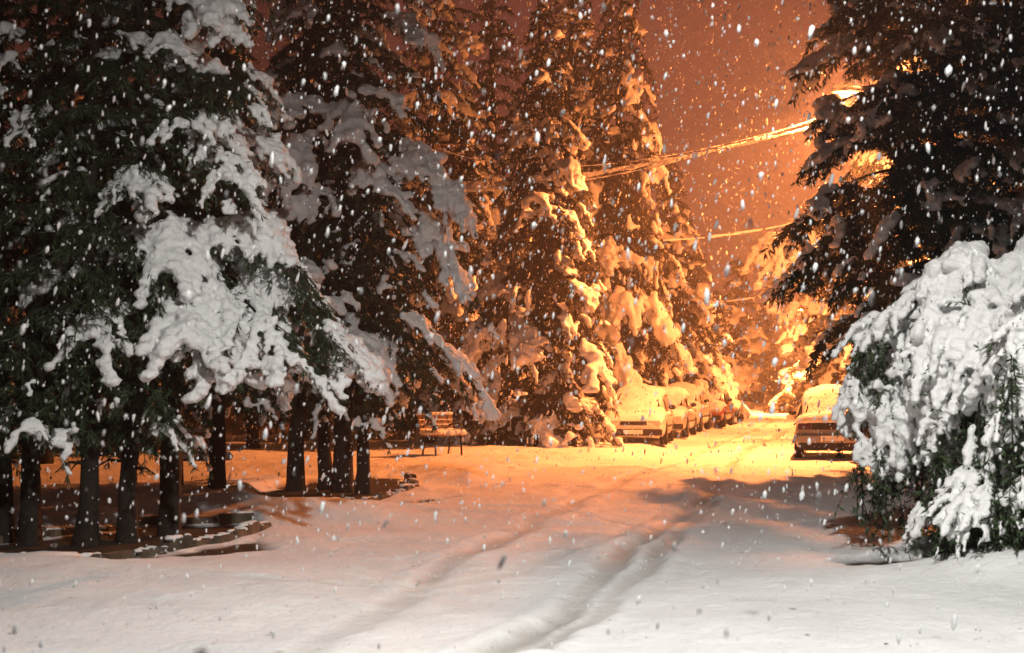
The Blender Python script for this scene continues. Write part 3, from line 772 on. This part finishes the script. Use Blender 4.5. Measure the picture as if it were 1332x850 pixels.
    def blanket(nm, x0, x1, hw, zf, th, n=44, m2=26):
        u = np.linspace(0, 1, n); v = np.linspace(-1, 1, m2); U, Vv = np.meshgrid(u, v, indexing='ij')
        xx = x0 + (x1 - x0) * U; hwv = hw(xx); yv = Vv * hwv
        edge = (1 - np.abs(2 * U - 1) ** 6) ** .5 * (1 - np.abs(Vv) ** 5) ** .5
        base = zf(xx) - .05 * Vv ** 4
        top = base + 1.12 * th * edge * (1 + .32 * fbm(xx * 2.2 + sd, yv * 2.2, seed=8)) - .02
        bot = base - .07
        P = np.concatenate([np.stack([xx, yv, top], -1).reshape(-1, 3), np.stack([xx, yv, bot], -1).reshape(-1, 3)])
        idx = np.arange(n * m2).reshape(n, m2); a = Acc()
        q = np.stack([idx[:-1, :-1], idx[1:, :-1], idx[1:, 1:], idx[:-1, 1:]], -1).reshape(-1, 4)
        b_ = n * m2
        per = list(idx[:, 0]) + list(idx[-1, 1:]) + list(idx[::-1, -1][1:]) + list(idx[0, ::-1][1:-1])
        sidef = [[per[i], per[(i + 1) % len(per)], per[(i + 1) % len(per)] + b_, per[i] + b_] for i in range(len(per))]
        a.add(P, np.concatenate([q, (q + b_)[:, ::-1], sidef]))
        me = a.mesh(nm, 'snow')
        bm = bmesh.new(); bm.from_mesh(me); bmesh.ops.recalc_face_normals(bm, faces=bm.faces[:]); bm.to_mesh(me); bm.free()
        o = link('snow_cover', me, t); return o
    blanket('bonnet_snow', cab[0][0] - .10, 2.04, lambda x: np.interp(x, xs, [s_[1][3][0] for s_ in st][::-1]) * .97, lambda x: np.interp(x, xs, zs), .13)
    blanket('roof_snow', cab[-2][0] - .10, cab[1][0] + .12, lambda x: 0 * x + .67, lambda x: np.interp(x, cx, cz), .17)
    blanket('windshield_snow', cab[1][0] + .05, cab[0][0] - .02, lambda x: 0 * x + .64, lambda x: np.interp(x, cx, cz), .10)
    if hatch:
        blanket('rear_snow', cab[-1][0] - .12, cab[-2][0] + .04, lambda x: 0 * x + .66, lambda x: np.interp(x, cx, cz), .13)
        blanket('deck_snow', -2.08, cab[-1][0] + .1, lambda x: 0 * x + .78, lambda x: np.interp(x, xs, zs) + .02, .10)
    else:
        blanket('deck_snow', -2.06, cab[-1][0] + .16, lambda x: 0 * x + .80, lambda x: np.interp(x, xs, zs), .14)
        blanket('rear_snow', cab[-1][0] - .02, cab[-2][0] + .04, lambda x: 0 * x + .62, lambda x: np.interp(x, cx, cz), .10)
    a = Acc(); spheres(a, [(.62, s_ * .93, 1.08) for s_ in (-1, 1)], [.09, .09], .6, ICO2)
    return t
HEAD = math.atan2(1, SL)
def put_car(t, Yc, c, facing=-1, dx=0):
    dx = .05 * math.sin(Yc * 3.1) if facing < 0 else 0
    x = SL * Yc + c; t.location = (x, Yc, min(.1, hz(x, Yc)) - .02); t.rotation_euler.z = HEAD + (PI if facing < 0 else 0) + dx
GC = 'snow covered cars parked along the kerb'
car_w = make_car('first parked car of the row, nearest the bench, white under thick smooth snow', 'paint_white', True)
put_car(car_w, 39.0, -5.35); car_w['group'] = GC
car_s = make_car('second car of the row, silver, partly hidden by the first one', 'paint_silver', False); car_s['group'] = GC
put_car(car_s, 44.6, -5.3)
def recolour(src, label, paint, Yc, c):
    cc = copy_tree(src); cc['label'] = label
    for ch in cc.children:
        if ch.type == 'MESH' and ch.data.materials and ch.data.materials[0] and ch.data.materials[0].name.startswith('paint_'):
            ch.material_slots[0].link = 'OBJECT'; ch.material_slots[0].material = M[paint]
    put_car(cc, Yc, c); k_ = 1 + .05 * math.sin(Yc); cc.scale = (k_, 1, 1 + .06 * math.cos(Yc * 2)); return cc
recolour(car_w, 'third car of the row with a tall white snow hood on its roof', 'paint_white', 50.5, -5.4)
recolour(car_s, 'fourth car of the row, reddish and small in the haze', 'paint_red', 56.4, -5.0)
recolour(car_w, 'last and farthest car of the row, darker than the others', 'paint_blue', 63.6, -4.95)
car_r = make_car('car alone across the street showing its rear, black band between its tail lamps', 'paint_grey', True)
put_car(car_r, 32.9, -.02, 1)

# ------------------------------------------------------------------ street lamps
def make_lamp(label, head, pole_xy, lens='sodium', name='street_lamp'):
    t = thing(name, label, 'street lamp', (pole_xy[0], pole_xy[1], hz(*pole_xy)))
    base = np.array(t.location); hd = np.array(head) - base
    a = Acc(); hgt = hd[2] - .1
    P = [(0, 0, -.1), (0, 0, 1.0), (0, 0, 1.01), (0, 0, hgt - .5)]
    tube(a, P, [.095, .09, .07, .05], 14)
    link('pole', a.mesh('pole', 'steel'), t)
    a = Acc(); dxy = hd[:2]; n = np.linalg.norm(dxy) + 1e-6
    q = np.linspace(0, 1, 12)
    P = np.stack([dxy[0] * q * (1 - .35 / n), dxy[1] * q * (1 - .35 / n), hgt - .5 + .62 * np.sin(q * PI / 2)], 1)
    tube(a, P, .032, 10); link('arm', a.mesh('arm', 'steel'), t)
    an = math.atan2(dxy[1], dxy[0])
    hs = loft([(-.38, [(0, -.02), (.05, -.02), (.06, .03), (.04, .07), (0, .08)]), (-.1, [(0, -.03), (.12, -.03), (.14, .03), (.09, .11), (0, .13)]), (.25, [(0, -.03), (.14, -.03), (.16, .03), (.10, .11), (0, .13)]), (.42, [(0, -.01), (.07, -.01), (.08, .03), (.05, .07), (0, .08)])], 'lamp_head', 'steel')
    hs = apply_mods(hs, [('SUBSURF', dict(levels=1, render_levels=1))])
    h = link('lamp_head', hs, t, hd); h.rotation_euler.z = an
    a = Acc(); spheres(a, [(.08, 0, -.035)], [.13], .62, ICO2); l = link('lens', a.mesh('lens', lens), h)
    sn = Acc(); spheres(sn, [(x_, y_, .13) for x_ in np.linspace(-.2, .3, 9) for y_ in (-.05, .05)], [.09] * 18, .7)
    link('snow_cap', remeshed(sn, 'snow_cap', 'snow', .03), h)
    return t
def light(name, loc, power, col, kind='POINT', size=.15, angle=None, blend=.3, aim=None):
    ld = bpy.data.lights.new(name, kind); ld.energy = power; ld.color = col
    ld.shadow_soft_size = size
    if kind == 'SPOT':
        ld.spot_size = angle; ld.spot_blend = blend
    o = bpy.data.objects.new(name, ld); COL.objects.link(o); o.location = loc
    if aim is not None: o.rotation_euler = (Vector(aim) - Vector(loc)).to_track_quat('-Z', 'Y').to_euler()
    return o
GL = 'sodium street lamps'
lamps = [(at(1103, 120, 34), (9.9, 34), 'highest street lamp, glowing through the boughs of the huge conifer'),
         (at(1136, 214, 44), (12.6, 44), 'middle street lamp, glowing behind the trunk side of the huge conifer'),
         (at(1066, 318, 60), (15.6, 60), 'lowest street lamp, glowing above the rear facing car'),
         (at(1046, 402, 84), (20.6, 84), 'distant street lamp added near the end of the street to light the far trees')]  # extra lamp, added to light the far trees and the glow
PW = [18500, 4800, 6500, 34000]
for i, (hd, pxy, lb) in enumerate(lamps):
    lo = make_lamp(lb, hd, pxy); lo['group'] = GL
    light('sodium_spot', hd + np.array([0, 0, -.16]), PW[i], SOD, 'SPOT', .12, math.radians(132), .2, hd + (np.array([-1.5, -.7, -8.0]) if i == 0 else np.array([0, 0, -8.0])))
    light('sodium_glow', hd + np.array([0, 0, -.2]), [6500, 5500, 7000, 9000][i], SOD, 'POINT', .15)
# unseen cool white lamp, put over the near crossing to light the foreground
wh = np.array([1.4, 4.0, 8.0])
make_lamp('unseen white street lamp put over the near side of the crossing', wh, (5.0, 2.6), 'coolwhite')
light('white_lamp', wh + np.array([0, 0, -.2]), 5400, (1.0, .975, .91), 'SPOT', .2, math.radians(100), 1.0, (1.0, 11.0, 0))

# ------------------------------------------------------------------ overhead cables
def cable(pts, rad, label, snow_r, seed, thick=None):
    t = thing('overhead_cable', label, 'cable'); t['group'] = 'overhead cables across the street'
    p0, p1 = [np.array(q) for q in (pts[0], pts[-1])]
    q = np.linspace(0, 1, 70)[:, None]
    if len(pts) == 3:
        mid = np.array(pts[1]); c = 2 * mid - .5 * (p0 + p1)
        P = (1 - q) ** 2 * p0 + 2 * q * (1 - q) * c + q ** 2 * p1
    else:
        P = p0 + (p1 - p0) * q; P[:, 2] -= .15 * 4 * (q * (1 - q))[:, 0]
    a = Acc(); tube(a, P, rad, 6); link('wire', a.mesh('wire', 'cable'), t)
    q2 = np.linspace(0, 1, 700); ix = q2 * 69; i0 = np.minimum(ix.astype(int), 68); w = (ix - i0)[:, None]
    S = P[i0] * (1 - w) + P[i0 + 1] * w
    nz = vnoise(q2 * 30, q2 * 0, seed=seed); snow_r = snow_r * .92
    r = snow_r * (1 + .35 * nz)
    if thick is not None: r = r * (1 + thick * sstep(.52, .40, q2))
    keep = r > snow_r * .72
    S[:, 2] += r * .4
    a = Acc(); spheres(a, S[keep], r[keep], .8); link('snow_crust', remeshed(a, 'snow_crust', 'snow', max(.02, snow_r * .5), .4), t)
cable([at(560, 190, 37), at(770, 216, 36.5), at(1085, 150, 35)], .012, 'uppermost cable, a thin snow line crossing from the tall conifer to the first lamp', .03, 1)
cable([at(560, 236, 37), at(770, 226, 36), at(1085, 158, 34.6)], .02, 'snow crusted cable, second from above in the crossing bundle', .05, 2)
cable([at(560, 248, 36.6), at(770, 229, 35.8), at(1085, 160, 34.3)], .02, 'thickest cable, carrying a fat roll of snow over the street', .055, 3, 2.4)
cable([at(580, 236, 36.8), at(780, 232, 35.6), at(1085, 148, 34.3)], .014, 'slack cable looping just under the crossing bundle', .035, 4)
cable([at(800, 313, 48), at(950, 306, 50), at(1120, 270, 52)], .02, 'lone cable crossing lower between the second and third lamp', .07, 5)
cable([at(880, 395, 70), at(960, 391, 70), at(1060, 372, 70)], .02, 'faint distant cable crossing above the far cars', .07, 6)
up = thing('utility_pole', 'wooden utility pole hidden in the conifer where the cable bundle begins', 'utility pole', (at(560, 236, 37)[0], 37, .1))
a = Acc(); tube(a, [(0, 0, -.1), (0, 0, 4), (0, 0, 8.6)], [.15, .13, .1], 12); link('pole', a.mesh('pole', 'bark'), up)
link('crossarm', boxmesh('crossarm', 'wood', [((0, 0, 7.9), (1.4, .1, .1), 0)], .01), up)

# ------------------------------------------------------------------ falling snow (nobody could count it)
rng = np.random.default_rng(77)
n = 42000
Yf = 4.2 + 36 * rng.uniform(0, 1, n) ** .75
Yf[:120] = rng.uniform(1.8, 4.2, 120)
Xf = rng.uniform(-1, 1, n) * (.43 * Yf + 1.2); Zf = rng.uniform(0, 1, n) * (2.0 + .31 * Yf) + .1
Rf = np.clip(rng.lognormal(math.log(.0042), .55, n), .0026, .019) * np.clip((Yf / 9) ** .45, .75, 1.7)
C = np.stack([Xf, Yf, Zf], 1)
v, f = ICO1
a = Acc()
V = v[None] * rng.uniform(.7, 1.25, (n, len(v), 1))
V = V * Rf[:, None, None] * np.stack([np.ones(n), np.ones(n), rng.uniform(1.3, 3.2, n)], 1)[:, None, :]
sl = rng.normal(.12, .12, n)
V[..., 0] += V[..., 2] * sl[:, None]
V += C[:, None]
a.add(V.reshape(-1, 3), (f[None] + (np.arange(n) * len(v))[:, None, None]).reshape(-1, 3))
o = link('falling_snow', a.mesh('falling_snow', 'flake')); o['kind'] = 'stuff'; o['label'] = 'white snowflakes falling through the air over the whole street'; o['category'] = 'snow'

# ------------------------------------------------------------------ haze
a = Acc(); box(a, (0, 60, 9.8), (300, 260, 23.2))
hm = bpy.data.materials.new('haze'); hm.use_nodes = True; nt = hm.node_tree; nt.nodes.clear()
pv = nt.nodes.new('ShaderNodeVolumePrincipled'); pv.inputs['Color'].default_value = (.9, .9, .92, 1); pv.inputs['Density'].default_value = .0027; pv.inputs['Anisotropy'].default_value = .55
om = nt.nodes.new('ShaderNodeOutputMaterial'); nt.links.new(pv.outputs[0], om.inputs['Volume'])
me = a.mesh('haze', None, False); me.materials.append(hm)
o = link('haze', me); o['kind'] = 'stuff'; o['label'] = 'thin snowy haze filling the street'; o['category'] = 'haze'

# ------------------------------------------------------------------ world: night sky lit by the town
w = bpy.data.worlds.new('World'); scene.world = w; w.use_nodes = True
nt = w.node_tree; bg = nt.nodes['Background']
tc = nt.nodes.new('ShaderNodeTexCoord'); sp = nt.nodes.new('ShaderNodeSeparateXYZ'); rp = nt.nodes.new('ShaderNodeValToRGB')
dt = nt.nodes.new('ShaderNodeVectorMath'); dt.operation = 'DOT_PRODUCT'      # the town's glow hangs over the far end of the street
gd = Vector((.20, 1, .10)).normalized(); dt.inputs[1].default_value = gd
nt.links.new(tc.outputs['Generated'], dt.inputs[0]); nt.links.new(dt.outputs['Value'], rp.inputs['Fac']); nt.links.new(rp.outputs['Color'], bg.inputs['Color'])
el = rp.color_ramp.elements
el[0].position = .0; el[0].color = (.016, .008, .007, 1); el[1].position = 1; el[1].color = (.34, .095, .045, 1)
e = el.new(.70); e.color = (.03, .012, .009, 1); e = el.new(.93); e.color = (.085, .024, .016, 1); e = el.new(.975); e.color = (.17, .042, .027, 1)
bg.inputs['Strength'].default_value = 1.0

# ------------------------------------------------------------------ camera, render
cd = bpy.data.cameras.new('camera'); cam = bpy.data.objects.new('camera', cd); COL.objects.link(cam)
cam.location = (0, 0, CAMZ); cam.rotation_euler = (PI / 2 + TH, 0, 0)
cd.sensor_width = 36; cd.lens = FPX / W0 * 36; cd.clip_end = 3000; cd.clip_start = .05
cd.dof.use_dof = True; cd.dof.focus_distance = 26; cd.dof.aperture_fstop = 2.8
scene.camera = cam
scene.view_settings.view_transform = 'Standard'; scene.view_settings.look = 'None'
scene.view_settings.exposure = 0; scene.view_settings.gamma = 1
c = scene.cycles
c.use_denoising = True; c.max_bounces = 4; c.diffuse_bounces = 3; c.glossy_bounces = 2; c.transmission_bounces = 2; c.volume_bounces = 0
c.use_adaptive_sampling = True; c.adaptive_threshold = .02
c.sample_clamp_indirect = 6
c.volume_step_rate = 1
